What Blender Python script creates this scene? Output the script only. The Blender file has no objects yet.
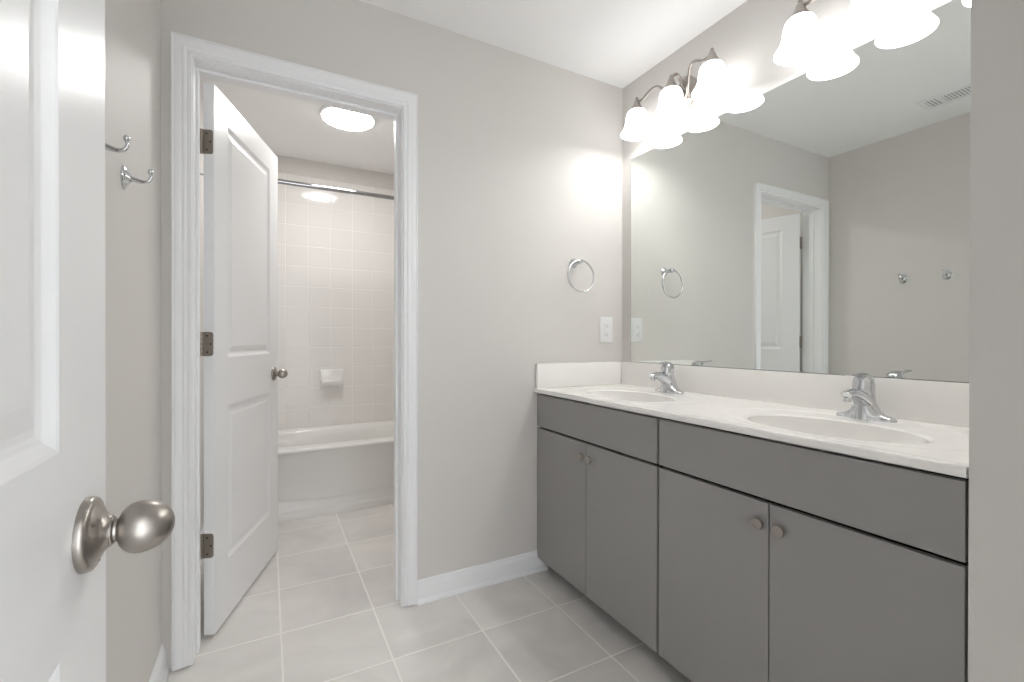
import bpy, bmesh, math, random
from mathutils import Vector, Matrix
random.seed(4)
PI = math.pi
S = bpy.context.scene
COL = S.collection

# ------------------------------------------------------------------ camera
F_PX, YAW, PITCH, ROLL, CAM_H = 458.84, 0.48906, -0.0035, 0.00118, 1.1053
cd = bpy.data.cameras.new('camera')
cam = bpy.data.objects.new('camera', cd)
COL.objects.link(cam)
cd.sensor_fit = 'HORIZONTAL'
cd.sensor_width = 36.0
cd.lens = F_PX / 1024.0 * 36.0
cd.clip_start = 0.02
_F = Vector((math.sin(YAW) * math.cos(PITCH), math.cos(YAW) * math.cos(PITCH), math.sin(PITCH)))
_R = Vector((math.cos(YAW), -math.sin(YAW), 0))
_U = _R.cross(_F)
_R2 = _R * math.cos(ROLL) + _U * math.sin(ROLL)
_U2 = -_R * math.sin(ROLL) + _U * math.cos(ROLL)
cam.matrix_world = Matrix(((_R2.x, _U2.x, -_F.x, 0), (_R2.y, _U2.y, -_F.y, 0),
                           (_R2.z, _U2.z, -_F.z, CAM_H), (0, 0, 0, 1)))
S.camera = cam

# ------------------------------------------------------------------ world and exposure
w = bpy.data.worlds.new('world')
S.world = w
w.use_nodes = True
w.node_tree.nodes['Background'].inputs[0].default_value = (0.92, 0.96, 1.0, 1)
w.node_tree.nodes['Background'].inputs[1].default_value = 3.6
S.view_settings.view_transform = 'Standard'
S.view_settings.look = 'None'
S.view_settings.gamma = 1.0
S.view_settings.use_curve_mapping = False
S.view_settings.exposure = 0.20
S.cycles.max_bounces = 16
S.cycles.diffuse_bounces = 12
S.cycles.glossy_bounces = 8
BULB_W = 1.12           # each bulb of the vanity lights
SHADE_E = 3.5          # glow of the frosted glass
DISC_E = 46.0           # glow of the bathroom ceiling light

# ------------------------------------------------------------------ the place, in metres
H = 2.44
FAR = 1.883            # wall with the bathroom door
FAR2 = 2.012
RIGHT = 1.6663         # mirror wall
LEFT = -0.311
STUB = 1.126           # wall in the right foreground, its face
STUB_Y = 0.3464
BACK = -0.15
BATH_R = 1.24
BATH_B = 3.73
CT = 0.873             # counter top

# ------------------------------------------------------------------ materials
def mat(name, col, rough=0.5, metal=0.0, spec=0.5, coat=0.0, noise=0.0, nscale=6.0, bump=0.0, bscale=300.0,
        emit=0.0, emitcol=None):
    m = bpy.data.materials.new(name)
    m.use_nodes = True
    nt = m.node_tree
    b = nt.nodes['Principled BSDF']
    b.inputs['Base Color'].default_value = (*col, 1)
    b.inputs['Roughness'].default_value = rough
    b.inputs['Metallic'].default_value = metal
    b.inputs['Specular IOR Level'].default_value = spec
    b.inputs['Coat Weight'].default_value = coat
    if emit:
        b.inputs['Emission Color'].default_value = (*(emitcol or col), 1)
        b.inputs['Emission Strength'].default_value = emit
    tc = nt.nodes.new('ShaderNodeTexCoord')
    if noise:
        n = nt.nodes.new('ShaderNodeTexNoise')
        n.inputs['Scale'].default_value = nscale
        n.inputs['Detail'].default_value = 5
        nt.links.new(tc.outputs['Object'], n.inputs['Vector'])
        r = nt.nodes.new('ShaderNodeMapRange')
        r.inputs['To Min'].default_value = 1 - noise
        r.inputs['To Max'].default_value = 1 + noise
        nt.links.new(n.outputs['Fac'], r.inputs['Value'])
        v = nt.nodes.new('ShaderNodeVectorMath')
        v.operation = 'SCALE'
        v.inputs[0].default_value = col
        nt.links.new(r.outputs['Result'], v.inputs['Scale'])
        nt.links.new(v.outputs['Vector'], b.inputs['Base Color'])
    if bump:
        n = nt.nodes.new('ShaderNodeTexNoise')
        n.inputs['Scale'].default_value = bscale
        n.inputs['Detail'].default_value = 3
        nt.links.new(tc.outputs['Object'], n.inputs['Vector'])
        bp = nt.nodes.new('ShaderNodeBump')
        bp.inputs['Strength'].default_value = bump
        bp.inputs['Distance'].default_value = 0.001
        nt.links.new(n.outputs['Fac'], bp.inputs['Height'])
        nt.links.new(bp.outputs['Normal'], b.inputs['Normal'])
    return m

def grid_mat(name, axes, pitch, origin, grout_w, tile_col, grout_col, rough, grout_rough, var, cloud, cscale, bump, spec=0.5, stagger=0.0):
    """square tiles laid on two world axes; grout lines pass through origin"""
    m = bpy.data.materials.new(name)
    m.use_nodes = True
    nt = m.node_tree
    L = nt.links.new
    b = nt.nodes['Principled BSDF']
    b.inputs['Specular IOR Level'].default_value = spec
    geo = nt.nodes.new('ShaderNodeNewGeometry')
    sep = nt.nodes.new('ShaderNodeSeparateXYZ')
    L(geo.outputs['Position'], sep.inputs[0])
    def M(op, a, b_=None):
        n = nt.nodes.new('ShaderNodeMath')
        n.operation = op
        for i, q in enumerate((a, b_)):
            if q is None: continue
            if isinstance(q, (int, float)): n.inputs[i].default_value = q
            else: L(q, n.inputs[i])
        return n.outputs[0]
    cells, dists = [], []
    for ax, p, o in zip(axes, pitch, origin):
        t = M('DIVIDE', M('SUBTRACT', sep.outputs[ax], o), p)
        cells.append(M('FLOOR', t))
        fr = M('FRACT', t)
        dists.append(M('MULTIPLY', M('MINIMUM', fr, M('SUBTRACT', 1.0, fr)), p))
    d = M('MINIMUM', dists[0], dists[1])
    ramp = nt.nodes.new('ShaderNodeMapRange')           # 0 in the joint, 1 on the tile
    ramp.inputs['From Min'].default_value = grout_w * 0.5 - 0.0006
    ramp.inputs['From Max'].default_value = grout_w * 0.5 + 0.0010
    L(d, ramp.inputs['Value'])
    comb = nt.nodes.new('ShaderNodeCombineXYZ')
    L(cells[0], comb.inputs[0]); L(cells[1], comb.inputs[1])
    wn = nt.nodes.new('ShaderNodeTexWhiteNoise')
    L(comb.outputs[0], wn.inputs['Vector'])
    off = nt.nodes.new('ShaderNodeVectorMath'); off.operation = 'MULTIPLY_ADD'
    L(wn.outputs['Color'], off.inputs[0]); off.inputs[1].default_value = (9, 9, 9); L(geo.outputs['Position'], off.inputs[2])
    n1 = nt.nodes.new('ShaderNodeTexNoise')
    n1.inputs['Scale'].default_value = cscale; n1.inputs['Detail'].default_value = 8; n1.inputs['Distortion'].default_value = 1.2
    L(off.outputs[0], n1.inputs['Vector'])
    k = M('ADD', M('ADD', 1.0 - var * 0.5 - cloud * 0.5, M('MULTIPLY', wn.outputs['Value'], var)), M('MULTIPLY', n1.outputs['Fac'], cloud))
    sc = nt.nodes.new('ShaderNodeVectorMath'); sc.operation = 'SCALE'
    sc.inputs[0].default_value = tile_col
    L(k, sc.inputs['Scale'])
    mix = nt.nodes.new('ShaderNodeMix'); mix.data_type = 'RGBA'
    L(ramp.outputs['Result'], mix.inputs['Factor'])
    mix.inputs['A'].default_value = (*grout_col, 1)
    L(sc.outputs[0], mix.inputs['B'])
    L(mix.outputs['Result'], b.inputs['Base Color'])
    rr = M('ADD', grout_rough, M('MULTIPLY', ramp.outputs['Result'], rough - grout_rough))
    L(rr, b.inputs['Roughness'])
    soft = nt.nodes.new('ShaderNodeMapRange')
    soft.inputs['From Min'].default_value = grout_w * 0.3
    soft.inputs['From Max'].default_value = grout_w * 0.5 + 0.003
    L(d, soft.inputs['Value'])
    bp = nt.nodes.new('ShaderNodeBump')
    bp.inputs['Strength'].default_value = bump
    bp.inputs['Distance'].default_value = 0.0015
    L(M('ADD', soft.outputs['Result'], M('MULTIPLY', n1.outputs['Fac'], 0.12)), bp.inputs['Height'])
    L(bp.outputs['Normal'], b.inputs['Normal'])
    return m

def brushed(name, col, rough):
    m = mat(name, col, rough, 1.0)
    nt = m.node_tree
    tc = nt.nodes.new('ShaderNodeTexCoord')
    mp = nt.nodes.new('ShaderNodeMapping')
    mp.inputs['Scale'].default_value = (8, 8, 400)
    n = nt.nodes.new('ShaderNodeTexNoise'); n.inputs['Scale'].default_value = 3
    nt.links.new(tc.outputs['Object'], mp.inputs['Vector'])
    nt.links.new(mp.outputs[0], n.inputs['Vector'])
    r = nt.nodes.new('ShaderNodeMapRange')
    r.inputs['To Min'].default_value = rough - 0.02
    r.inputs['To Max'].default_value = rough + 0.03
    nt.links.new(n.outputs['Fac'], r.inputs['Value'])
    nt.links.new(r.outputs['Result'], nt.nodes['Principled BSDF'].inputs['Roughness'])
    return m

M_WALL = mat('greige_wall_paint', (0.665, 0.643, 0.62), 0.55, spec=0.35, noise=0.015, nscale=2, bump=0.10, bscale=450)
M_CEIL = mat('white_ceiling_paint', (0.91, 0.91, 0.91), 0.8, spec=0.2, noise=0.01, bump=0.1)
M_TRIM = mat('white_trim_paint', (0.86, 0.865, 0.875), 0.32, spec=0.5, noise=0.01)
M_DOOR = mat('white_door_paint', (0.85, 0.855, 0.865), 0.30, spec=0.5, noise=0.01, bump=0.05, bscale=120)
M_FLOOR = grid_mat('grey_floor_tile', (0, 1), (0.338, 0.339), (0.043, 1.247), 0.0062, (0.70, 0.68, 0.655), (0.88, 0.86, 0.83),
                   0.34, 0.8, 0.06, 0.45, 3.0, 0.5)
M_BTILE = grid_mat('white_wall_tile_back', (0, 2), (0.1553, 0.1505), (0.116, 0.443), 0.0027, (0.775, 0.755, 0.735), (0.875, 0.86, 0.84),
                   0.07, 0.6, 0.01, 0.02, 2, 0.6, spec=0.16)
M_STILE = grid_mat('white_wall_tile_side', (1, 2), (0.1553, 0.1505), (3.72, 0.443), 0.0027, (0.775, 0.755, 0.735), (0.875, 0.86, 0.84),
                   0.07, 0.6, 0.01, 0.02, 2, 0.6, spec=0.16)
M_TUB = mat('white_tub_enamel', (0.80, 0.79, 0.77), 0.18, spec=0.5, noise=0.005)
M_CAB = mat('grey_cabinet_paint', (0.30, 0.293, 0.285), 0.38, spec=0.45, noise=0.02, nscale=3)
M_CARC = mat('cabinet_inside_shade_black', (0.018, 0.017, 0.016), 0.8, noise=0.03)  # near-black colour puts the shade of the cabinet gaps into the carcass
M_MARBLE = mat('cream_cultured_marble', (0.90, 0.885, 0.865), 0.16, spec=0.5, noise=0.006, nscale=2.0)
M_CHROME = mat('chrome', (0.66, 0.67, 0.69), 0.06, 1.0, noise=0.005)
M_NICKEL = brushed('brushed_nickel', (0.40, 0.37, 0.34), 0.33)
M_NICKL2 = brushed('satin_nickel', (0.40, 0.365, 0.335), 0.30)
M_HINGE = brushed('aged_hinge_metal', (0.33, 0.29, 0.25), 0.42)
M_ROD = mat('dimmed_chrome_rod', (0.40, 0.40, 0.41), 0.10, 1.0, noise=0.005)  # chrome dimmed in colour to stand in for dark reflections
M_MIRROR = mat('mirror_silver', (0.835, 0.86, 0.835), 0.0, 1.0)
M_MEDGE = mat('dark_mirror_edge', (0.10, 0.11, 0.10), 0.4, noise=0.02)
M_GLASS = mat('lit_frosted_glass', (0.90, 0.89, 0.87), 0.35, emit=SHADE_E, emitcol=(0.975, 0.99, 1.0), noise=0.005)
M_BULB = mat('lit_bulb', (0.9, 0.9, 0.88), 0.4, emit=6, emitcol=(1.0, 0.95, 0.88))
M_DISC = mat('lit_ceiling_diffuser', (0.9, 0.9, 0.9), 0.4, emit=DISC_E, emitcol=(1.0, 0.985, 0.965))
M_PLAST = mat('white_plastic', (0.82, 0.82, 0.83), 0.3, noise=0.005)
M_SLOT = mat('dark_slot', (0.03, 0.03, 0.03), 0.6, noise=0.02)
M_VENT = mat('vent_painted_duct_shade', (0.16, 0.16, 0.155), 0.7, noise=0.02)  # dark grey stands in for the shade inside the duct
M_PORC = mat('white_soap_dish_porcelain', (0.82, 0.81, 0.79), 0.12, noise=0.005)

# ------------------------------------------------------------------ mesh helpers
def new_obj(name, bm, m, parent=None, smooth=None, loc=None):
    me = bpy.data.meshes.new(name)
    bmesh.ops.recalc_face_normals(bm, faces=bm.faces[:])
    if smooth is not None:
        for f in bm.faces: f.smooth = True
        for e in bm.edges:
            if len(e.link_faces) == 2 and e.calc_face_angle(0) > math.radians(smooth):
                e.smooth = False
    bm.to_mesh(me)
    bm.free()
    me.materials.append(m)
    o = bpy.data.objects.new(name, me)
    COL.objects.link(o)
    if parent is not None: o.parent = parent
    if loc is not None: o.location = loc
    return o

def tag(o, label=None, cat=None, group=None, kind=None):
    if label: o['label'] = label
    if cat: o['category'] = cat
    if group: o['group'] = group
    if kind: o['kind'] = kind
    return o

def empty(name, loc=(0, 0, 0), rz=0.0, **k):
    o = bpy.data.objects.new(name, None)
    o.empty_display_size = 0.05
    COL.objects.link(o)
    o.location = loc
    o.rotation_euler = (0, 0, rz)
    return tag(o, **k)

def box(bm, x0, x1, y0, y1, z0, z1, bev=0.0, seg=2):
    vs = [bm.verts.new(p) for p in ((x0, y0, z0), (x1, y0, z0), (x1, y1, z0), (x0, y1, z0),
                                    (x0, y0, z1), (x1, y0, z1), (x1, y1, z1), (x0, y1, z1))]
    fs = [bm.faces.new([vs[i] for i in q]) for q in ((3, 2, 1, 0), (4, 5, 6, 7), (0, 1, 5, 4), (1, 2, 6, 5), (2, 3, 7, 6), (3, 0, 4, 7))]
    if bev:
        es = set(e for f in fs for e in f.edges)
        bmesh.ops.bevel(bm, geom=list(es), offset=bev, segments=seg, affect='EDGES', profile=0.5)
    return bm

def BM(): return bmesh.new()

def lathe(bm, prof, axis='z', origin=(0, 0, 0), n=40, sx=1.0, sy=1.0):
    """prof: list of (radius, height) along the axis"""
    rings = []
    ox, oy, oz = origin
    def P(r, h, t):
        a, b = r * math.cos(t) * sx, r * math.sin(t) * sy
        if axis == 'z': return (ox + a, oy + b, oz + h)
        if axis == 'x': return (ox + h, oy + a, oz + b)
        return (ox + a, oy + h, oz + b)
    for r, h in prof:
        if r < 1e-6: rings.append([bm.verts.new(P(0, h, 0))])
        else: rings.append([bm.verts.new(P(r, h, 2 * PI * i / n)) for i in range(n)])
    for A, B in zip(rings, rings[1:]):
        if len(A) == 1 and len(B) == 1: continue
        for i in range(n):
            j = (i + 1) % n
            if len(A) == 1: bm.faces.new((A[0], B[i], B[j]))
            elif len(B) == 1: bm.faces.new((A[i], B[0], A[j]))
            else: bm.faces.new((A[i], B[i], B[j], A[j]))
    for R_ in (rings[0], rings[-1]):
        if len(R_) > 1:
            try: bm.faces.new(R_)
            except ValueError: pass
    return bm

def smooth_path(pts, n=8):
    """Catmull-Rom through the points (any tuple length)"""
    out = []
    P = [tuple(2 * a - b for a, b in zip(pts[0], pts[1]))] + list(pts) + [tuple(2 * a - b for a, b in zip(pts[-1], pts[-2]))]
    for i in range(1, len(P) - 2):
        for k in range(n):
            t = k / n
            out.append(tuple(0.5 * (2 * p1 + (p2 - p0) * t + (2 * p0 - 5 * p1 + 4 * p2 - p3) * t * t + (3 * p1 - p0 - 3 * p2 + p3) * t ** 3)
                             for p0, p1, p2, p3 in zip(P[i - 1], P[i], P[i + 1], P[i + 2])))
    out.append(tuple(pts[-1]))
    return out

def tube(bm, pts, rad, n=14, closed=False, flat=None, up=Vector((0, 0, 1))):
    """swept tube; rad a number or list; flat = list of vertical squash factors"""
    pts = [Vector(p[:3]) for p in pts]
    N = len(pts)
    R_ = rad if isinstance(rad, (list, tuple)) else [rad] * N
    rings = []
    side = None
    for i, p in enumerate(pts):
        if closed: t = (pts[(i + 1) % N] - pts[i - 1]).normalized()
        else: t = (pts[min(i + 1, N - 1)] - pts[max(i - 1, 0)]).normalized()
        s = t.cross(up)
        if s.length < 1e-3: s = side if side is not None else t.cross(Vector((1, 0, 0.01)))
        s.normalize()
        if side is not None and s.dot(side) < 0: s = -s
        side = s
        u = s.cross(t).normalized()
        fz = flat[i] if flat else 1.0
        rings.append([bm.verts.new(p + s * (R_[i] * math.cos(2 * PI * k / n)) + u * (R_[i] * fz * math.sin(2 * PI * k / n))) for k in range(n)])
    for i in range(N if closed else N - 1):
        A, B = rings[i], rings[(i + 1) % N]
        for k in range(n):
            j = (k + 1) % n
            bm.faces.new((A[k], A[j], B[j], B[k]))
    if not closed:
        bm.faces.new(rings[0]); bm.faces.new(rings[-1])
    return bm

def prism(bm, prof, a, b, axis):
    """extrude the closed profile along an axis: prof of (u,v); axis 'x': (x, u, v), 'y': (u, y, v), 'z': (u, v, z)"""
    def P(u, v, t): return {'x': (t, u, v), 'y': (u, t, v), 'z': (u, v, t)}[axis]
    A = [bm.verts.new(P(u, v, a)) for u, v in prof]
    B = [bm.verts.new(P(u, v, b)) for u, v in prof]
    n = len(prof)
    for i in range(n):
        j = (i + 1) % n
        bm.faces.new((A[i], A[j], B[j], B[i]))
    bm.faces.new(A); bm.faces.new(B)
    return bm

def structure(name, bm, m, label, smooth=None):
    return tag(new_obj(name, bm, m, smooth=smooth), label, kind='structure')

# ------------------------------------------------------------------ room shell
bm = BM(); box(bm, -0.45, 1.85, -1.6, 3.9, -0.05, 0.0)
structure('floor', bm, M_FLOOR, 'pale grey square floor tiles with light grout')
bm = BM(); box(bm, -0.45, 1.85, -1.6, 3.9, H, H + 0.05)
structure('ceiling', bm, M_CEIL, 'flat white painted ceiling')
bm = BM(); box(bm, LEFT - 0.11, LEFT, -0.30, 3.85, 0, H)
structure('wall_left', bm, M_WALL, 'greige wall behind the open front door with two hooks')
bm = BM(); box(bm, RIGHT, RIGHT + 0.11, STUB_Y, FAR + 0.1, 0, H)
structure('wall_right', bm, M_WALL, 'greige wall behind the big mirror and vanity lights')
bm = BM(); box(bm, STUB, RIGHT + 0.11, -0.30, STUB_Y, 0, H, 0.002)
structure('wall_near', bm, M_WALL, 'beige wall end in the right foreground beside the vanity')
OX0, OX1, OZ = -0.222, 0.487, 2.056        # clear opening of the bathroom door
JT = 0.018
bm = BM()
box(bm, LEFT, OX0 - JT, FAR, FAR2, 0, H)
box(bm, OX1 + JT, RIGHT, FAR, FAR2, 0, H)
box(bm, OX0 - JT, OX1 + JT, FAR, FAR2, OZ + JT, H)
structure('wall_far', bm, M_WALL, 'greige wall holding the bathroom doorway and towel ring')
bm = BM()
EX0, EX1 = -0.17, 0.62                     # entry opening behind the camera
box(bm, LEFT, EX0 - JT, BACK - 0.12, BACK, 0, H)
box(bm, EX1 + JT, STUB, BACK - 0.12, BACK, 0, H)
box(bm, EX0 - JT, EX1 + JT, BACK - 0.12, BACK, OZ + JT, H)
structure('wall_entry', bm, M_WALL, 'greige wall with the entry doorway')
bm = BM(); box(bm, -0.43, -0.33, -1.6, BACK - 0.12, 0, H)  # unseen hall walls, added to channel world daylight straight at the far wall
structure('wall_light_guide_left', bm, M_WALL, 'added left hall wall out of view, steering daylight through the entry door')
bm = BM(); box(bm, 0.78, 0.88, -1.6, BACK - 0.12, 0, H)  # other side of the added daylight channel, out of view
structure('wall_light_guide_right', bm, M_WALL, 'added right hall wall out of view, steering daylight through the entry door')
bm = BM(); box(bm, BATH_R, BATH_R + 0.1, FAR2, 3.85, 0, H)
structure('wall_bath_right', bm, M_WALL, 'right wall of the bathroom beyond the door')
bm = BM(); box(bm, LEFT, BATH_R, BATH_B + 0.008, BATH_B + 0.11, 0, H)
structure('wall_bath_back', bm, M_WALL, 'painted band of wall above the shower tile')

TZ = 2.313
bm = BM(); box(bm, LEFT + 0.008, BATH_R - 0.008, BATH_B, BATH_B + 0.008, 0.40, TZ, 0.003)
structure('wall_tile_back', bm, M_BTILE, 'glossy white square tiles on the back wall over the tub')
bm = BM(); box(bm, LEFT, LEFT + 0.008, 3.06, BATH_B + 0.008, 0.0, TZ, 0.003)
structure('wall_tile_left', bm, M_STILE, 'glossy white square tiles at the left end of the tub')
bm = BM(); box(bm, BATH_R - 0.008, BATH_R, 3.06, BATH_B + 0.008, 0.0, TZ, 0.003)
structure('wall_tile_right', bm, M_STILE, 'glossy white square tiles at the right end of the tub')

# jamb linings
def jamb(name, x0, x1, y0, y1, zt, stop_y, label):
    bm = BM()
    box(bm, x0 - JT, x0, y0, y1, 0.0, zt + JT)
    box(bm, x1, x1 + JT, y0, y1, 0.0, zt + JT)
    box(bm, x0, x1, y0, y1, zt, zt + JT)
    a, b = stop_y
    box(bm, x0, x0 + 0.009, a, b, 0.0, zt, 0.002)
    box(bm, x1 - 0.011, x1, a, b, 0.0, zt, 0.002)
    box(bm, x0 + 0.009, x1 - 0.011, a, b, zt - 0.011, zt, 0.002)
    return structure(name, bm, M_TRIM, label)

# casing: a colonial moulding mitred round the opening
CASE = [(0.0, 0.0), (0.0, 0.009), (0.002, 0.011), (0.010, 0.011), (0.0135, 0.0085), (0.0185, 0.0130), (0.0225, 0.0145),
        (0.0275, 0.0125), (0.036, 0.0160), (0.047, 0.0170), (0.0505, 0.0155), (0.053, 0.0185), (0.057, 0.0170), (0.057, 0.0)]
def casing(name, x0, x1, zt, y, sgn, label):
    """profile (distance out from the opening, thickness off the wall at y, towards sgn)"""
    bm = BM()
    rings = []
    for (cx, cz, dx, dz) in ((x0, 0.004, -1, 0), (x0, zt, -1, 1), (x1, zt, 1, 1), (x1, 0.004, 1, 0)):
        rings.append([bm.verts.new((cx + dx * u, y + sgn * v, cz + dz * u)) for u, v in CASE])
    for A, B in zip(rings, rings[1:]):
        for i in range(len(CASE)):
            j = (i + 1) % len(CASE)
            bm.faces.new((A[i], A[j], B[j], B[i]))
    bm.faces.new(rings[0]); bm.faces.new(rings[-1])
    return structure(name, bm, M_TRIM, label, 38)

casing('trim_1', OX0 - 0.003, OX1 + 0.005, OZ + 0.006, FAR, -1, 'white moulded casing round the bathroom doorway')
jamb('trim_2', OX0, OX1, FAR, FAR2, OZ, (FAR2 - 0.075, FAR2 - 0.041), 'white jamb lining of the bathroom doorway')
casing('trim_3', OX0 - 0.006, OX1 + 0.005, OZ + 0.006, FAR2, 1, 'white casing on the bathroom side of the doorway')
casing('trim_4', EX0 - 0.006, EX1 + 0.005, OZ + 0.006, BACK, 1, 'white casing round the entry doorway')
jamb('trim_5', EX0, EX1, BACK - 0.12, BACK, OZ, (BACK - 0.075, BACK - 0.041), 'white jamb lining of the entry doorway')

# baseboards with a shoe moulding
BASE = [(0.0, 0.0), (0.022, 0.0), (0.022, 0.006), (0.020, 0.012), (0.016, 0.017), (0.0125, 0.019), (0.0125, 0.070), (0.011, 0.076),
        (0.0075, 0.082), (0.0065, 0.088), (0.004, 0.093), (0.0, 0.095)]
def baseboard(name, axis, wall, sgn, a, b, label):
    bm = BM()
    prism(bm, [(wall + sgn * u, v) for u, v in BASE], a, b, axis)
    return structure(name, bm, M_TRIM, label)
baseboard('baseboard_far', 'x', FAR, -1, OX1 + 0.062, 1.185, 'white baseboard between the bathroom doorway and the vanity')
baseboard('baseboard_left', 'y', LEFT, 1, BACK, FAR, 'white baseboard along the left wall')
baseboard('baseboard_near', 'y', STUB, -1, BACK, STUB_Y - 0.002, 'white baseboard on the near wall end')
baseboard('baseboard_bath_left', 'y', LEFT, 1, FAR2, 3.06, 'white baseboard along the bathroom left wall')
baseboard('baseboard_bath_right', 'y', BATH_R, -1, FAR2, 3.06, 'white baseboard along the bathroom right wall')

# ------------------------------------------------------------------ doors
def door_leaf_bm(W, Hh, T, z0, px, pz):
    """moulded two-panel leaf, local: x 0..W from hinge, y -T..0, z z0..z0+Hh"""
    bm = BM()
    xs = [0.0, px[0], px[1], W]
    zs = [z0] + [z for p in pz for z in p] + [z0 + Hh]
    ring = [(0, 0), (0.003, 0.0012), (0.012, 0.0068), (0.018, 0.0088), (0.024, 0.0088), (0.030, 0.0072), (0.044, 0.0030), (0.048, 0.0030)]
    for yf, s in ((0.0, -1), (-T, 1)):
        def V(x, z, d): return bm.verts.new((x, yf + s * d, z))
        for i in range(3):
            for k in range(len(zs) - 1):
                a0, a1, b0, b1 = xs[i], xs[i + 1], zs[k], zs[k + 1]
                if i == 1 and k % 2 == 1:
                    prev = None
                    for off, d in ring:
                        cur = [V(a0 + off, b0 + off, d), V(a1 - off, b0 + off, d), V(a1 - off, b1 - off, d), V(a0 + off, b1 - off, d)]
                        if prev:
                            for q in range(4):
                                r = (q + 1) % 4
                                bm.faces.new((prev[q], prev[r], cur[r], cur[q]))
                        prev = cur
                    bm.faces.new(prev)
                else:
                    bm.faces.new((V(a0, b0, 0), V(a1, b0, 0), V(a1, b1, 0), V(a0, b1, 0)))
    zt = z0 + Hh
    for q in (((0, 0, z0), (0, -T, z0), (0, -T, zt), (0, 0, zt)), ((W, 0, z0), (W, -T, z0), (W, -T, zt), (W, 0, zt)),
              ((0, 0, z0), (W, 0, z0), (W, -T, z0), (0, -T, z0)), ((0, 0, zt), (W, 0, zt), (W, -T, zt), (0, -T, zt))):
        bm.faces.new([bm.verts.new(p) for p in q])
    bmesh.ops.remove_doubles(bm, verts=bm.verts[:], dist=1e-5)
    return bm

ROSE = [(0.0, 0.0), (0.0335, 0.0), (0.0338, 0.0035), (0.0330, 0.0065), (0.0312, 0.0080), (0.0285, 0.0082), (0.0275, 0.0090), (0.0250, 0.0108), (0.0195, 0.0135),
        (0.0155, 0.0165), (0.0140, 0.0195), (0.0, 0.0195)]
NECK = [(0.0, 0.018), (0.0128, 0.018), (0.0128, 0.0210), (0.0108, 0.0222), (0.0105, 0.0240), (0.0125, 0.0252), (0.0165, 0.0270), (0.0202, 0.0300),
        (0.0228, 0.0340), (0.0241, 0.0385), (0.0243, 0.0430), (0.0235, 0.0480), (0.0217, 0.0530), (0.0190, 0.0580), (0.0154, 0.0622), (0.0108, 0.0655), (0.0055, 0.0674), (0.0, 0.0680)]
def knob_set(parent, x, z, T, keyhole=True):
    for s, y in ((1, 0.0), (-1, -T)):
        k = lathe(BM(), [(r, s * h) for r, h in NECK], 'y', (x, y, z), 48)
        kn = new_obj('door_knob', k, M_NICKEL, parent, 40)
        tag(kn, 'egg shaped brushed nickel knob')
        r = new_obj('rosette', lathe(BM(), [(r_, s * h) for r_, h in ROSE], 'y', (x, y, z), 48), M_NICKEL, kn, 40)
        if keyhole:
            b = BM(); box(b, x - 0.0018, x + 0.0018, y + s * 0.0095 - 0.0012, y + s * 0.0095 + 0.003, z - 0.0265, z - 0.0205, 0.0006)
            new_obj('release_slot', b, M_SLOT, kn)
    b = BM(); box(b, parent['w'] - 0.0002, parent['w'] + 0.001, -T * 0.5 - 0.012, -T * 0.5 + 0.012, z - 0.028, z + 0.028, 0.0004)
    new_obj('latch_plate', b, M_NICKEL, parent)

def hinge(parent, z, T, flip=1):
    """leaf on the hinge edge (x = 0) with knuckle at the pivot corner (y = 0)"""
    b = BM()
    hh = 0.0445
    prof = [(0.0, -hh), (-0.024, -hh), (-0.0285, -hh + 0.0015), (-0.032, -hh + 0.006), (-0.0325, -hh + 0.010), (-0.0325, hh - 0.010), (-0.032, hh - 0.006),
            (-0.0285, hh - 0.0015), (-0.024, hh), (0.0, hh)]
    prism(b, [(u, z + v) for u, v in prof], -0.0022, 0.0006, 'x')
    h = new_obj('hinge', b, M_HINGE, parent)
    kb = BM()
    for k in range(5):
        z0 = z - hh + k * 0.0178
        lathe(kb, [(0.0, 0.0004), (0.0062, 0.0004), (0.0062, 0.0174), (0.0, 0.0174)], 'z', (-0.003, 0.006, z0), 16)
    new_obj('knuckle', kb, M_HINGE, h, 40)
    sb = BM()
    for (dy, dz) in ((-0.024, 0.0), (-0.012, 0.030), (-0.012, -0.030)):
        lathe(sb, [(0.0, 0.0), (0.0035, 0.0), (0.0028, -0.0006), (0.0, -0.0006)], 'x', (-0.0023, dy, z + dz), 14)
    new_obj('screw', sb, M_SLOT, h)

# bathroom door, standing open into the bathroom
d1 = empty('door_1', (-0.2085, 2.0245, 0.0), math.atan2(0.949, 0.315), label='white two panel bathroom door standing open', kind='structure')
d1['w'] = 0.700
new_obj('door_leaf', door_leaf_bm(0.698, 2.035, 0.036, 0.012, (0.115, 0.583), ((0.240, 0.845), (1.033, 1.942))), M_DOOR, d1)
knob_set(d1, 0.632, 0.931, 0.036, True)
for z in (1.831, 1.087, 0.342): hinge(d1, z, 0.036)

# front door, open against the left wall in the foreground
d2 = empty('door_2', (-0.150 - 0.036, -0.138, 0.0), PI / 2, label='white two panel door open in the left foreground', kind='structure')
d2['w'] = 0.762
# local y -T..0 maps to world x +T..0 : its visible face is at local y = -T
new_obj('door_leaf', door_leaf_bm(0.762, 2.035, 0.036, 0.012, (0.121, 0.641), ((0.240, 0.842), (1.012, 1.942))), M_DOOR, d2)
knob_set(d2, 0.7000, 0.9235, 0.036, True)
for z in (1.831, 1.087, 0.342): hinge(d2, z, 0.036)

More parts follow.
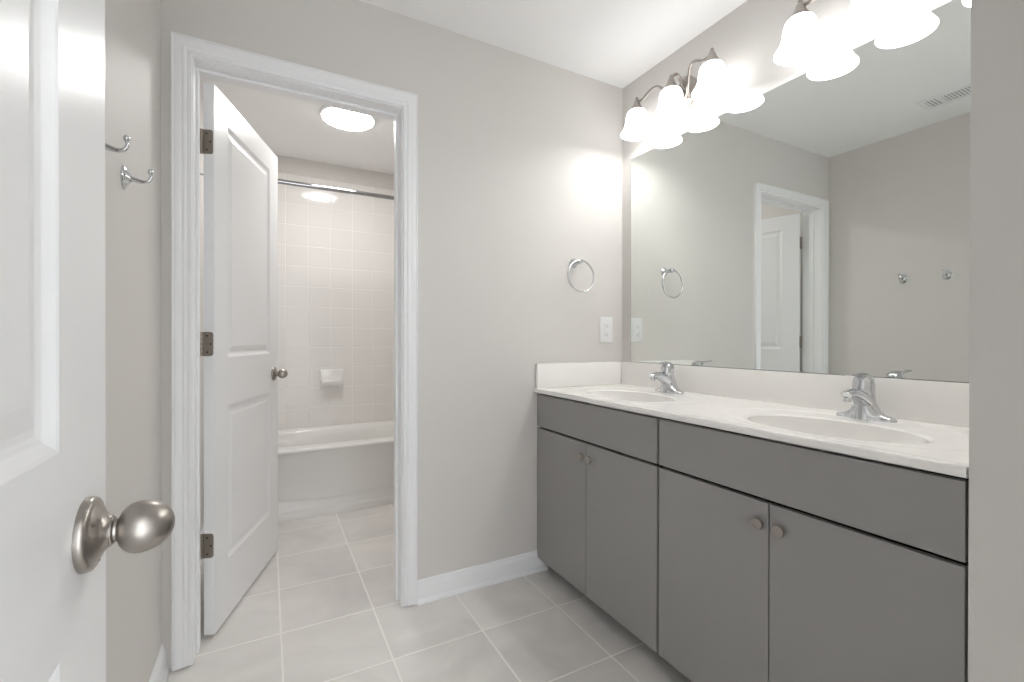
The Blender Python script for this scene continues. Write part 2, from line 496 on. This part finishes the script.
# ------------------------------------------------------------------ vanity cabinets
FX = 1.136                                  # faces of the doors
def cabinet(y0, y1, end, label, knobs):
    """y0 < y1; slab doors and one false drawer front"""
    c = empty('vanity_cabinet', (0, 0, 0), label=label, cat='cabinet', group='grey vanity cabinets')
    b = BM()
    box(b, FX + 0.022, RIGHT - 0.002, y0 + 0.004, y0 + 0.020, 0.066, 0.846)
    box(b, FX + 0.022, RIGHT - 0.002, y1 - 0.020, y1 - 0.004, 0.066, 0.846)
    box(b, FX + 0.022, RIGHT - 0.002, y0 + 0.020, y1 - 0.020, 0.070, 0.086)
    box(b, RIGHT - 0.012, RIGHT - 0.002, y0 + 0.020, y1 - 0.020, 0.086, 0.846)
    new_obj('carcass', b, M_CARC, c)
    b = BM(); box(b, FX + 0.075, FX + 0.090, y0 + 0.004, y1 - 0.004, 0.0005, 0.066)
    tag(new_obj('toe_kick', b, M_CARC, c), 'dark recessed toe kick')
    b = BM(); box(b, FX, FX + 0.019, y0 + 0.003, y1 - 0.003, 0.693, 0.8435, 0.0015)
    new_obj('drawer_front', b, M_CAB, c)
    ym = (y0 + y1) / 2
    for a, b_, ky in ((y0 + 0.003, ym - 0.0016, knobs[0]), (ym + 0.0016, y1 - 0.003, knobs[1])):
        b = BM(); box(b, FX, FX + 0.019, a, b_, 0.066, 0.6835, 0.0015)
        d = new_obj('door', b, M_CAB, c)
        k = lathe(BM(), [(0.0, 0.0), (0.0085, 0.0), (0.0075, -0.003), (0.0055, -0.005), (0.0060, -0.008), (0.0125, -0.0105), (0.0158, -0.0125), (0.0162, -0.0150),
                         (0.0152, -0.0175), (0.0128, -0.0184), (0.0118, -0.0178), (0.0, -0.0182)], 'x', (FX, ky, 0.6275), 32)
        tag(new_obj('knob', k, M_NICKL2, d, 35), 'round satin nickel knob')
    return c
cabinet(1.1115, FAR - 0.002, True, 'grey vanity cabinet at the far end below the sink near the towel ring', (1.466, 1.519))
cabinet(STUB_Y + 0.004, 1.1075, False, 'grey vanity cabinet at the near end beside the beige wall end', (0.697, 0.752))

# ------------------------------------------------------------------ counter with two integral bowls
BOWLS = ((1.345, 1.480), (1.345, 0.700))
CX0, CX1, CY0, CY1 = 1.124, RIGHT - 0.0005, STUB_Y + 0.001, FAR - 0.001
def sstep(t): t = max(0.0, min(1.0, t)); return t * t * (3 - 2 * t)
def ctop(x, y):
    z = CT
    # slightly raised rim along the front
    z -= 0.0015 * sstep((x - CX0 - 0.02) / 0.02)
    for bx, by in BOWLS:
        # shallow oval deck
        q = math.hypot((x - bx - 0.035) / 0.215, (y - by) / 0.335)
        z -= 0.0013 * (1 - sstep((q - 0.90) / 0.10))
        r = math.hypot((x - bx) / 0.138, (y - by) / 0.212)
        if r < 1.06:
            if r < 1.0: z -= 0.004 + 0.130 * (1 - r ** 5.0) ** 0.55
            z -= 0.004 * (1 - sstep((r - 1.0) / 0.06)) if r >= 1.0 else 0.0
    return z
bm = BM()
YM = (BOWLS[0][1] + BOWLS[1][1]) / 2
for (bx, by), (ya, yb) in zip(BOWLS, ((YM, CY1), (CY0, YM))):
    ang = [2 * PI * i / 288 for i in range(288)]
    for cx_ in (CX0, CX1):
        for cy_ in (ya, yb): ang.append(math.atan2(cy_ - by, cx_ - bx) % (2 * PI))
    ang = sorted(set(round(t, 9) for t in ang))
    rs = [0.12, 0.25, 0.38, 0.5, 0.6, 0.69, 0.76, 0.82, 0.87, 0.91, 0.94, 0.96, 0.975, 0.986, 0.994, 1.0]
    ms = [0.03, 0.06, 0.10] + [0.10 + 0.9 * (k + 1) / 26 for k in range(26)]
    cv = bm.verts.new((bx, by, ctop(bx, by)))
    cols = []
    for t in ang:
        c, s_ = math.cos(t), math.sin(t)
        re = 1.0 / math.hypot(c / 0.138, s_ / 0.212)          # ellipse radius along this ray
        rb = min(((CX1 if c > 0 else CX0) - bx) / c if abs(c) > 1e-9 else 9, ((yb if s_ > 0 else ya) - by) / s_ if abs(s_) > 1e-9 else 9)
        pts = [re * r for r in rs] + [re + (rb - re) * m for m in ms]
        cols.append([bm.verts.new((bx + c * r, by + s_ * r, ctop(bx + c * r * 0.99999, by + s_ * r * 0.99999))) for r in pts])
    for i in range(len(cols)):
        A, B = cols[i], cols[(i + 1) % len(cols)]
        bm.faces.new((cv, A[0], B[0]))
        for k in range(len(A) - 1): bm.faces.new((A[k], A[k + 1], B[k + 1], B[k]))
# rounded front edge, back, ends and the lip underneath
edge = [(0.0, 0.0), (-0.0015, -0.001), (-0.0025, -0.003), (-0.003, -0.006), (-0.003, -0.016), (-0.0015, -0.0195), (0.001, -0.0205), (0.030, -0.0205)]
A = [bm.verts.new((CX0 + dx, CY0, CT + dz)) for dx, dz in edge]
B = [bm.verts.new((CX0 + dx, CY1, CT + dz)) for dx, dz in edge]
for k in range(len(edge) - 1): bm.faces.new((A[k], A[k + 1], B[k + 1], B[k]))
for y in (CY0, CY1):
    bm.faces.new([bm.verts.new(q) for q in ((CX0, y, CT - 0.0002), (CX1, y, CT - 0.0016), (CX1, y, CT - 0.0205), (CX0, y, CT - 0.0205))])
bmesh.ops.remove_doubles(bm, verts=bm.verts[:], dist=1e-5)
ct = new_obj('countertop', bm, M_MARBLE, smooth=50)
tag(ct, 'cream marble-look vanity countertop with two moulded oval sinks', 'countertop')
# walls of the bowls as seen from below
for k, (bx, by) in enumerate(BOWLS):
    b = BM()
    lathe(b, [(0.0225, 0.0), (0.0225, 0.0022), (0.019, 0.0030), (0.011, 0.0005), (0.0, 0.0005)], 'z', (bx + 0.01, by, ctop(bx + 0.01, by) + 0.0005), 28)
    tag(new_obj('drain', b, M_CHROME, ct, 40), 'chrome sink drain')
b = BM(); box(b, RIGHT - 0.0205, RIGHT - 0.0008, CY0, CY1, CT - 0.0032, 0.989, 0.003)
tag(new_obj('backsplash', b, M_MARBLE, smooth=40), 'low cream backsplash strip running under the big mirror', 'backsplash')
b = BM(); box(b, CX0 + 0.004, RIGHT - 0.021, FAR - 0.0205, FAR - 0.0008, CT - 0.001, 0.989, 0.003)
tag(new_obj('side_splash', b, M_MARBLE, smooth=40), 'short cream side splash on the wall below the outlet', 'backsplash')

# ------------------------------------------------------------------ faucets
def faucet(label):
    f = empty('faucet', (0, 0, 0), label=label, cat='faucet', group='chrome sink faucets')
    # flared body: cross-sections along y, spreading to a long base
    b = BM()
    rings = []
    NS, NA = 48, 24
    for i in range(NS + 1):
        s = -0.079 + 0.158 * i / NS
        t = abs(s) / 0.079
        ends = math.sqrt(max(0.0, 1 - t ** 6))
        wx = (0.0340 - 0.0135 * sstep((t - 0.12) / 0.5)) * ends
        hz = (0.0125 + 0.058 * math.exp(-(abs(s) / 0.0265) ** 2.1) + 0.009 * math.exp(-(abs(s) / 0.055) ** 2)) * max(0.25, ends)
        ring = [b.verts.new((0.0 - max(wx, 0.001), s, 0.0))]
        for a in range(1, NA):
            th = PI * (1 - a / NA)
            cx = math.copysign(abs(math.cos(th)) ** 0.75, math.cos(th)) * max(wx, 0.001)
            ring.append(b.verts.new((cx, s, hz * math.sin(th) ** 0.6)))
        ring.append(b.verts.new((max(wx, 0.001), s, 0.0)))
        rings.append(ring)
    for A, B in zip(rings, rings[1:]):
        for a in range(NA): b.faces.new((A[a], A[a + 1], B[a + 1], B[a]))
    b.faces.new(rings[0]); b.faces.new(rings[-1])
    b.faces.new([r[0] for r in rings] + [r[-1] for r in reversed(rings)])
    new_obj('base', b, M_CHROME, f, 60)
    # column
    b = lathe(BM(), [(0.0, 0.001), (0.0340, 0.001), (0.0320, 0.012), (0.0295, 0.026), (0.0280, 0.045), (0.0275, 0.060), (0.0262, 0.074), (0.0255, 0.082), (0.0, 0.082)], 'z', (-0.006, 0, 0), 36)
    new_obj('body', b, M_CHROME, f, 40)
    # spout
    pts = smooth_path([(0.006, 0, 0.036), (-0.018, 0, 0.056), (-0.046, 0, 0.071), (-0.076, 0, 0.079), (-0.100, 0, 0.078), (-0.109, 0, 0.074)], 6)
    n = len(pts)
    rr = [0.0290 + (0.0145 - 0.0290) * sstep(i / (n - 1) * 1.15) for i in range(n)]
    rr[-1] = 0.010; rr[-2] = 0.0132
    b = tube(BM(), pts, rr, 20, flat=[0.85] * n)
    sp = new_obj('spout', b, M_CHROME, f, 50)
    b = lathe(BM(), [(0.0, 0.0), (0.0088, 0.0), (0.0105, 0.0012), (0.0105, 0.012), (0.0, 0.012)], 'z', (-0.098, 0, 0.0570), 24)
    new_obj('aerator', b, M_CHROME, sp, 40)
    # handle: domed cap with a lever that reaches forward over the spout
    b = lathe(BM(), [(0.0, 0.0815), (0.0262, 0.0815), (0.0275, 0.090), (0.0272, 0.103), (0.0255, 0.117), (0.0200, 0.1275), (0.0105, 0.1335), (0.0, 0.1355)], 'z', (-0.010, 0, 0), 40, sx=1.12)
    h = new_obj('handle', b, M_CHROME, f, 40)
    pts = smooth_path([(0.006, 0, 0.120), (-0.016, 0, 0.1285), (-0.040, 0, 0.1310), (-0.066, 0, 0.1318), (-0.090, 0, 0.1340), (-0.103, 0, 0.1360)], 5)
    n = len(pts)
    rr = [0.0195 + (0.0095 - 0.0195) * sstep(i / (n - 1) * 1.3) for i in range(n)]
    rr[-1] = 0.006
    b = tube(BM(), pts, rr, 18, flat=[0.62 - 0.37 * sstep(i / (n - 1) * 1.6) for i in range(n)])
    new_obj('lever', b, M_CHROME, h, 50)
    b = lathe(BM(), [(0.0, 0.0), (0.0016, 0.0), (0.0016, 0.040), (0.0032, 0.042), (0.0032, 0.046), (0.0, 0.047)], 'z', (0.0375, 0, 0.0), 12)
    new_obj('lift_rod', b, M_CHROME, f, 40)
    return f
f1 = faucet('chrome single-lever faucet at the far sink near the wall corner')
f1.location = (1.575, 1.472, ctop(1.575, 1.472) - 0.0004)
def copy_tree(o, parent=None):
    c = o.copy(); COL.objects.link(c)
    if parent is not None: c.parent = parent
    for ch in [q for q in bpy.data.objects if q.parent == o]: copy_tree(ch, c)
    return c
f2 = copy_tree(f1)
f2.location = (1.575, 0.713, ctop(1.575, 0.713) - 0.0004)
f2['label'] = 'chrome single-lever faucet at the near sink by the beige wall end'

# ------------------------------------------------------------------ mirror
mr = empty('mirror', (RIGHT, 1.08, 0.990), label='large frameless wall mirror above the vanity', cat='mirror')
b = BM(); box(b, -0.0055, -0.0050, STUB_Y + 0.004 - 1.08, 1.8115 - 1.08, 0.0015, 1.0485)
g = new_obj('mirror_glass', b, M_MIRROR, mr)
b = BM(); box(b, -0.0049, -0.0002, STUB_Y + 0.003 - 1.08, 1.8130 - 1.08, -0.0005, 1.0495)
tag(new_obj('mirror_back', b, M_MEDGE, mr), 'dark edge of the mirror')

# ------------------------------------------------------------------ vanity lights
SHX = -0.103                                # shades stand this far off the wall
def vanity_light(label):
    """local origin on the wall, x towards the room is negative; z is world height"""
    v = empty('vanity_light', (RIGHT, 0, 0), label=label, cat='light fixture', group='three-shade vanity lights over the mirror')
    # pointed oval back plate
    b = BM()
    prof = []
    for i in range(40):
        t = 2 * PI * i / 40
        prof.append((0.058 * math.copysign(abs(math.cos(t)) ** 1.15, math.cos(t)), 0.070 * math.copysign(abs(math.sin(t)) ** 1.0, math.sin(t))))
    levels = [(-0.0004, 1.0), (-0.010, 1.0), (-0.014, 0.93), (-0.016, 0.86), (-0.022, 0.80), (-0.026, 0.66), (-0.028, 0.4)]
    rings = [[b.verts.new((dx, u * s, 2.215 + w_ * s)) for u, w_ in prof] for dx, s in levels]
    for A, B in zip(rings, rings[1:]):
        for i in range(40): b.faces.new((A[i], A[(i + 1) % 40], B[(i + 1) % 40], B[i]))
    b.faces.new(rings[0]); b.faces.new(rings[-1])
    new_obj('back_plate', b, M_NICKL2, v, 40)
    b = lathe(BM(), [(0.0, -0.020), (0.013, -0.020), (0.014, -0.034), (0.010, -0.042), (0.012, -0.046), (0.011, -0.053), (0.0, -0.056)], 'x', (0, 0, 2.205), 24)
    new_obj('center_boss', b, M_NICKL2, v, 40)
    for dy in (-1, 0, 1):
        if dy:
            pts = [(-0.030, 0.004 * dy, 2.205), (-0.040, 0.020 * dy, 2.176), (-0.050, 0.042 * dy, 2.174), (-0.062, 0.058 * dy, 2.205),
                   (-0.075, 0.074 * dy, 2.248), (-0.088, 0.098 * dy, 2.268), (-0.098, 0.130 * dy, 2.262), (SHX, 0.170 * dy, 2.240), (SHX, 0.211 * dy, 2.2430)]
        else:
            pts = [(-0.024, 0, 2.225), (-0.040, 0, 2.255), (-0.062, 0, 2.278), (-0.085, 0, 2.272), (SHX, 0, 2.2460)]
        sp = smooth_path(pts, 7)
        new_obj('arm', tube(BM(), sp, 0.0062 if dy else 0.0070, 12, up=Vector((0.3, 0.1, 1))), M_NICKL2, v, 60)
        oy = 0.211 * dy
        # metal cap and finial
        b = lathe(BM(), [(0.0, 2.193), (0.0345, 2.193), (0.0350, 2.199), (0.0315, 2.204), (0.0300, 2.211), (0.0250, 2.218), (0.0185, 2.230), (0.0135, 2.243), (0.0115, 2.250),
                         (0.0060, 2.254), (0.0075, 2.260), (0.0055, 2.266), (0.0, 2.268)], 'z', (SHX, oy, 0), 32)
        new_obj('socket_cap', b, M_NICKL2, v, 40)
        # bell glass, with wall thickness, open below
        out = smooth_path([(0.0310, 2.2035), (0.0390, 2.199), (0.0460, 2.188), (0.0505, 2.168), (0.0530, 2.148), (0.0575, 2.128), (0.0665, 2.110), (0.0740, 2.099), (0.0765, 2.093)], 5)
        inn = [(r - 0.003, h + 0.0005) for r, h in reversed(out)]
        b = BM()
        lathe(b, out + [(0.0752, 2.0915)] + inn[:-1] + [(0.0, 2.2000)], 'z', (SHX, oy, 0), 48)
        gl = new_obj('glass_shade', b, M_GLASS, v, 60)
        tag(gl, 'lit white bell glass shade')
        b = lathe(BM(), [(0.0, 2.196), (0.014, 2.195), (0.014, 2.184), (0.020, 2.172), (0.0275, 2.158), (0.0280, 2.148), (0.0230, 2.136), (0.0120, 2.129), (0.0, 2.128)], 'z', (SHX, oy, 0), 28)
        new_obj('bulb', b, M_BULB, gl, 50)
        ld = bpy.data.lights.new('bulb_light', 'POINT')
        ld.energy = BULB_W
        ld.color = (0.975, 0.99, 1.0)
        ld.shadow_soft_size = 0.024
        lo = bpy.data.objects.new('bulb_light', ld)
        COL.objects.link(lo)
        lo.parent = v
        lo.location = (SHX, oy, 2.112)
    return v
v1 = vanity_light('nickel vanity light with three lit bell shades at the far end of the mirror')
v1.location = (RIGHT, 1.455, 0)
v2 = copy_tree(v1)
v2.location = (RIGHT, 0.690, -0.030)
v2['label'] = 'nickel vanity light with bell shades cut off by the top edge above the near sink'

# ------------------------------------------------------------------ towel ring
t = empty('towel_ring', (1.350, FAR, 1.486), label='chrome towel ring on the far wall', cat='towel ring')
b = lathe(BM(), [(0.0, -0.0003), (0.0235, -0.0003), (0.0240, -0.003), (0.0220, -0.006), (0.0150, -0.010), (0.0110, -0.016), (0.0105, -0.030), (0.0105, -0.044), (0.0125, -0.048),
                 (0.0125, -0.064), (0.0095, -0.068), (0.0, -0.070)], 'y', (0, 0, 0), 32)
new_obj('mount', b, M_CHROME, t, 40)
b = lathe(BM(), [(0.0, -0.014), (0.0072, -0.014), (0.0078, -0.011), (0.0062, -0.009), (0.0062, 0.009), (0.0078, 0.011), (0.0072, 0.014), (0.0, 0.014)], 'x', (0.0, -0.059, 0.004), 20)
new_obj('ring_holder', b, M_CHROME, t, 40)
R0 = 0.077
b = tube(BM(), [(R0 * math.sin(q), -0.059 - 0.004 * (1 - math.cos(q)), 0.005 - R0 + R0 * math.cos(q)) for q in [2 * PI * i / 72 for i in range(72)]], 0.0045, 12, closed=True,
         up=Vector((0, 1, 0)))
new_obj('ring', b, M_CHROME, t, 60)

# ------------------------------------------------------------------ outlet
t = empty('wall_outlet', (1.556, FAR, 1.156), label='white wall outlet beside the mirror above the side splash', cat='outlet')
b = BM(); box(b, -0.0415, 0.0415, -0.0065, -0.0002, -0.066, 0.066, 0.0028, 3)
new_obj('cover_plate', b, M_PLAST, t, 40)
b = BM(); box(b, -0.0190, 0.0190, -0.0090, -0.0060, -0.0385, 0.0385, 0.0012)
r = new_obj('receptacle', b, M_PLAST, t, 40)
for zc in (-0.0215, 0.0215):
    b = BM()
    box(b, -0.0075, -0.0055, -0.0094, -0.0088, zc - 0.002, zc + 0.006)
    box(b, 0.0055, 0.0075, -0.0094, -0.0088, zc - 0.001, zc + 0.006)
    lathe(b, [(0.0, -0.0094), (0.0026, -0.0094), (0.0026, -0.0088), (0.0, -0.0088)], 'y', (0, 0, zc - 0.0085), 14)
    new_obj('socket', b, M_SLOT, r)
b = BM(); box(b, -0.008, 0.008, -0.0100, -0.0088, 0.0005, 0.0050, 0.0003); box(b, -0.008, 0.008, -0.0100, -0.0088, -0.0055, -0.0010, 0.0003)
new_obj('test_button', b, M_PLAST, r)
for zc in (-0.0485, 0.0485):
    b = lathe(BM(), [(0.0, -0.0064), (0.0032, -0.0064), (0.0028, -0.0076), (0.0, -0.0078)], 'y', (0, 0, zc), 14)
    new_obj('screw', b, M_PLAST, t)

# ------------------------------------------------------------------ robe hooks
def hook(label):
    h = empty('robe_hook', (0, 0, 0), label=label, cat='hook', group='chrome robe hooks on the left wall')
    b = lathe(BM(), [(0.0, 0.0003), (0.0295, 0.0003), (0.0298, 0.0025), (0.0270, 0.0050), (0.0235, 0.0058), (0.0185, 0.0085), (0.0125, 0.0125), (0.0095, 0.0165), (0.0, 0.0175)], 'x', (0, 0, 0), 36, sx=0.82)
    new_obj('mount', b, M_CHROME, h, 40)
    pts = smooth_path([(0.008, 0, 0.002), (0.021, 0, -0.002), (0.037, 0, -0.005), (0.049, 0, -0.002), (0.0545, 0, 0.008), (0.053, 0, 0.019)], 7)
    n = len(pts)
    rr = [0.0075 - 0.0035 * sstep(i / (n - 1) * 1.8) for i in range(n)]
    b = tube(BM(), pts, rr, 14, up=Vector((0, 1, 0)))
    a = new_obj('arm', b, M_CHROME, h, 60)
    b = lathe(BM(), [(0.0, -0.0062), (0.0045, -0.0048), (0.0075, -0.0020), (0.0078, 0.0015), (0.0055, 0.0048), (0.0025, 0.0060), (0.0, 0.0062)], 'x', (0.053, 0, 0.0215), 24)
    new_obj('ball_tip', b, M_CHROME, a, 60)
    return h
h1 = hook('chrome robe hook on the left wall, the one nearer the bathroom doorway')
h1.location = (LEFT, 1.434, 1.499)
h2 = copy_tree(h1)
h2.location = (LEFT, 1.216, 1.499)
h2['label'] = 'chrome robe hook on the left wall, partly hidden behind the open front door'

# small chrome hook on the bathroom's left wall, seen through the slit behind the door
h3 = copy_tree(h1)
h3.location = (LEFT, 2.55, 1.872)
h3['label'] = 'chrome robe hook inside the bathroom glimpsed through the hinge gap'
h3['group'] = 'chrome robe hook in the bathroom'

# ------------------------------------------------------------------ ceiling vent
v = empty('ceiling_vent', (0.020, 1.035, H), label='white louvred ceiling vent seen reflected in the mirror', cat='vent')
b = BM()
VX, VY = 0.080, 0.185
cuts = [(0.158, 0.098), (0.084, -0.084), (-0.098, -0.158)]
box(b, -VX, -VX + 0.026, -VY, VY, -0.006, -0.0003, 0.0012)
box(b, VX - 0.026, VX, -VY, VY, -0.006, -0.0003, 0.0012)
for ya, yb in ((VY, 0.158), (0.098, 0.084), (-0.084, -0.098), (-0.158, -VY)):
    box(b, -VX + 0.026, VX - 0.026, yb, ya, -0.006, -0.0003)
new_obj('vent_frame', b, M_PLAST, v)
b = BM(); box(b, -VX + 0.024, VX - 0.024, -0.160, 0.160, -0.0020, -0.0003)  # flat sheet with the duct's shade painted in, no real hole
tag(new_obj('duct_shade_sheet', b, M_VENT, v), 'dark sheet behind the louvres, coloured as the shade in the duct')
b = BM()
for ya, yb in cuts:
    n = max(4, round((ya - yb) / 0.0135))
    for i in range(n):
        yc = yb + (ya - yb) * (i + 0.5) / n
        prism(b, [(yc - 0.004, -0.0022), (yc - 0.003, -0.0022), (yc + 0.0035, -0.0062), (yc + 0.0025, -0.0062)], -VX + 0.0262, VX - 0.0262, 'x')
new_obj('louvres', b, M_PLAST, v)

# ------------------------------------------------------------------ bathroom: tub
TX0, TX1, TY0, TY1, TH = LEFT + 0.009, BATH_R - 0.009, 3.100, BATH_B - 0.001, 0.436
tb = empty('bathtub', (0.465, 3.4, 0), label='white alcove bathtub beyond the open bathroom door', cat='bathtub')
bm = BM()
NX, NY = 120, 70
TYL = TY0 - 0.030       # the rim overhangs the apron
def ttop(x, y):
    cx, cy = (TX0 + TX1) / 2, (TY0 + 0.085 + TY1 - 0.045) / 2
    hx, hy = (TX1 - TX0) / 2 - 0.07, (TY1 - 0.045 - TY0 - 0.085) / 2
    r = (abs((x - cx) / hx) ** 4 + abs((y - cy) / hy) ** 4) ** 0.25
    z = TH
    if r < 1: z -= 0.012 + 0.32 * (1 - r ** 5) ** 0.7
    elif r < 1.06: z -= 0.012 * (1 - sstep((r - 1) / 0.06))
    # rim turns up against the wall
    z += 0.012 * sstep((y - (TY1 - 0.022)) / 0.012)
    return z
g = [[bm.verts.new((TX0 + (TX1 - TX0) * i / NX, TYL + (TY1 - TYL) * j / NY, ttop(TX0 + (TX1 - TX0) * i / NX, TYL + (TY1 - TYL) * j / NY)))
      for j in range(NY + 1)] for i in range(NX + 1)]
for i in range(NX):
    for j in range(NY):
        bm.faces.new((g[i][j], g[i + 1][j], g[i + 1][j + 1], g[i][j + 1]))
# apron: rim roll, recessed panel, bowed ledge, plinth
def apron(x):
    zc = 0.0925 + 0.150 * (x - 0.49) ** 2
    return [(-0.033, TH - 0.001), (-0.036, TH - 0.004), (-0.038, TH - 0.010), (-0.038, TH - 0.018), (-0.035, TH - 0.022), (0.008, TH - 0.026), (0.014, TH - 0.034),
            (0.016, zc + 0.014), (0.015, zc + 0.010), (0.004, zc), (0.003, zc - 0.004), (0.003, 0.054), (0.002, 0.051), (-0.007, 0.043), (-0.008, 0.040), (-0.008, 0.0)]
cols = []
for i in range(NX + 1):
    x = TX0 + (TX1 - TX0) * i / NX
    cols.append([g[i][0]] + [bm.verts.new((x, TY0 + dy, z)) for dy, z in apron(x)])
for A, B in zip(cols, cols[1:]):
    for k in range(len(A) - 1): bm.faces.new((A[k], A[k + 1], B[k + 1], B[k]))
new_obj('tub_body', bm, M_TUB, tb, 50, loc=(-0.465, -3.4, 0))
b = lathe(BM(), [(0.0, 0.0), (0.028, 0.0), (0.028, 0.003), (0.022, 0.005), (0.0, 0.005)], 'z', (0.55, 0, ttop(1.015, 3.4) + 0.0005), 24)
new_obj('drain', b, M_CHROME, tb, 40)

# ------------------------------------------------------------------ soap dish
t = empty('soap_dish', (0.430, BATH_B, 0.805), label='white ceramic soap dish set in the shower tile', cat='soap dish')
b = BM()
box(b, -0.083, 0.083, -0.012, -0.0004, -0.070, 0.070, 0.006, 3)
new_obj('back_plate', b, M_PORC, t, 40)
b = BM()
prof = [(-0.010, 0.018), (-0.010, -0.052), (-0.030, -0.058), (-0.056, -0.046), (-0.068, -0.026), (-0.069, -0.014), (-0.063, -0.012), (-0.058, -0.022), (-0.044, -0.032), (-0.022, -0.034), (-0.016, -0.022), (-0.0145, 0.018)]
prism(b, prof, -0.070, 0.070, 'x')
box(b, -0.076, -0.066, -0.066, -0.010, -0.052, -0.008, 0.004)
box(b, 0.066, 0.076, -0.066, -0.010, -0.052, -0.008, 0.004)
new_obj('tray', b, M_PORC, t, 40)

# ------------------------------------------------------------------ shower rod
t = empty('shower_rod', (0.465, 3.150, 2.070), label='chrome shower curtain rod spanning above the tub', cat='shower rod')
L0, L1 = LEFT + 0.0085 - 0.465, BATH_R - 0.0085 - 0.465
b = lathe(BM(), [(0.0, L0 + 0.002), (0.0150, L0 + 0.002), (0.0150, 0.0), (0.0135, 0.0), (0.0135, L1 - 0.002), (0.0, L1 - 0.002)], 'x', (0, 0, 0), 24)
new_obj('rod', b, M_ROD, t, 40)
for e, s in ((L0, 1), (L1, -1)):
    b = lathe(BM(), [(0.0, e), (0.030, e), (0.030, e + s * 0.004), (0.022, e + s * 0.008), (0.0165, e + s * 0.022), (0.0, e + s * 0.022)], 'x', (0, 0, 0), 28)
    new_obj('flange', b, M_CHROME, t, 40)

# ------------------------------------------------------------------ bathroom ceiling light
t = empty('ceiling_light', (0.425, 2.885, H), label='round lit white flush ceiling light in the bathroom', cat='ceiling light')
b = lathe(BM(), [(0.0, -0.0003), (0.158, -0.0003), (0.160, -0.004), (0.158, -0.014), (0.150, -0.020), (0.0, -0.020)], 'z', (0, 0, 0), 64)
new_obj('trim_ring', b, M_PLAST, t, 40)
b = lathe(BM(), [(0.0, -0.0202), (0.147, -0.0202), (0.146, -0.0230), (0.130, -0.0250), (0.0, -0.0255)], 'z', (0, 0, 0), 64)
tag(new_obj('diffuser', b, M_DISC, t, 40), 'glowing white diffuser')
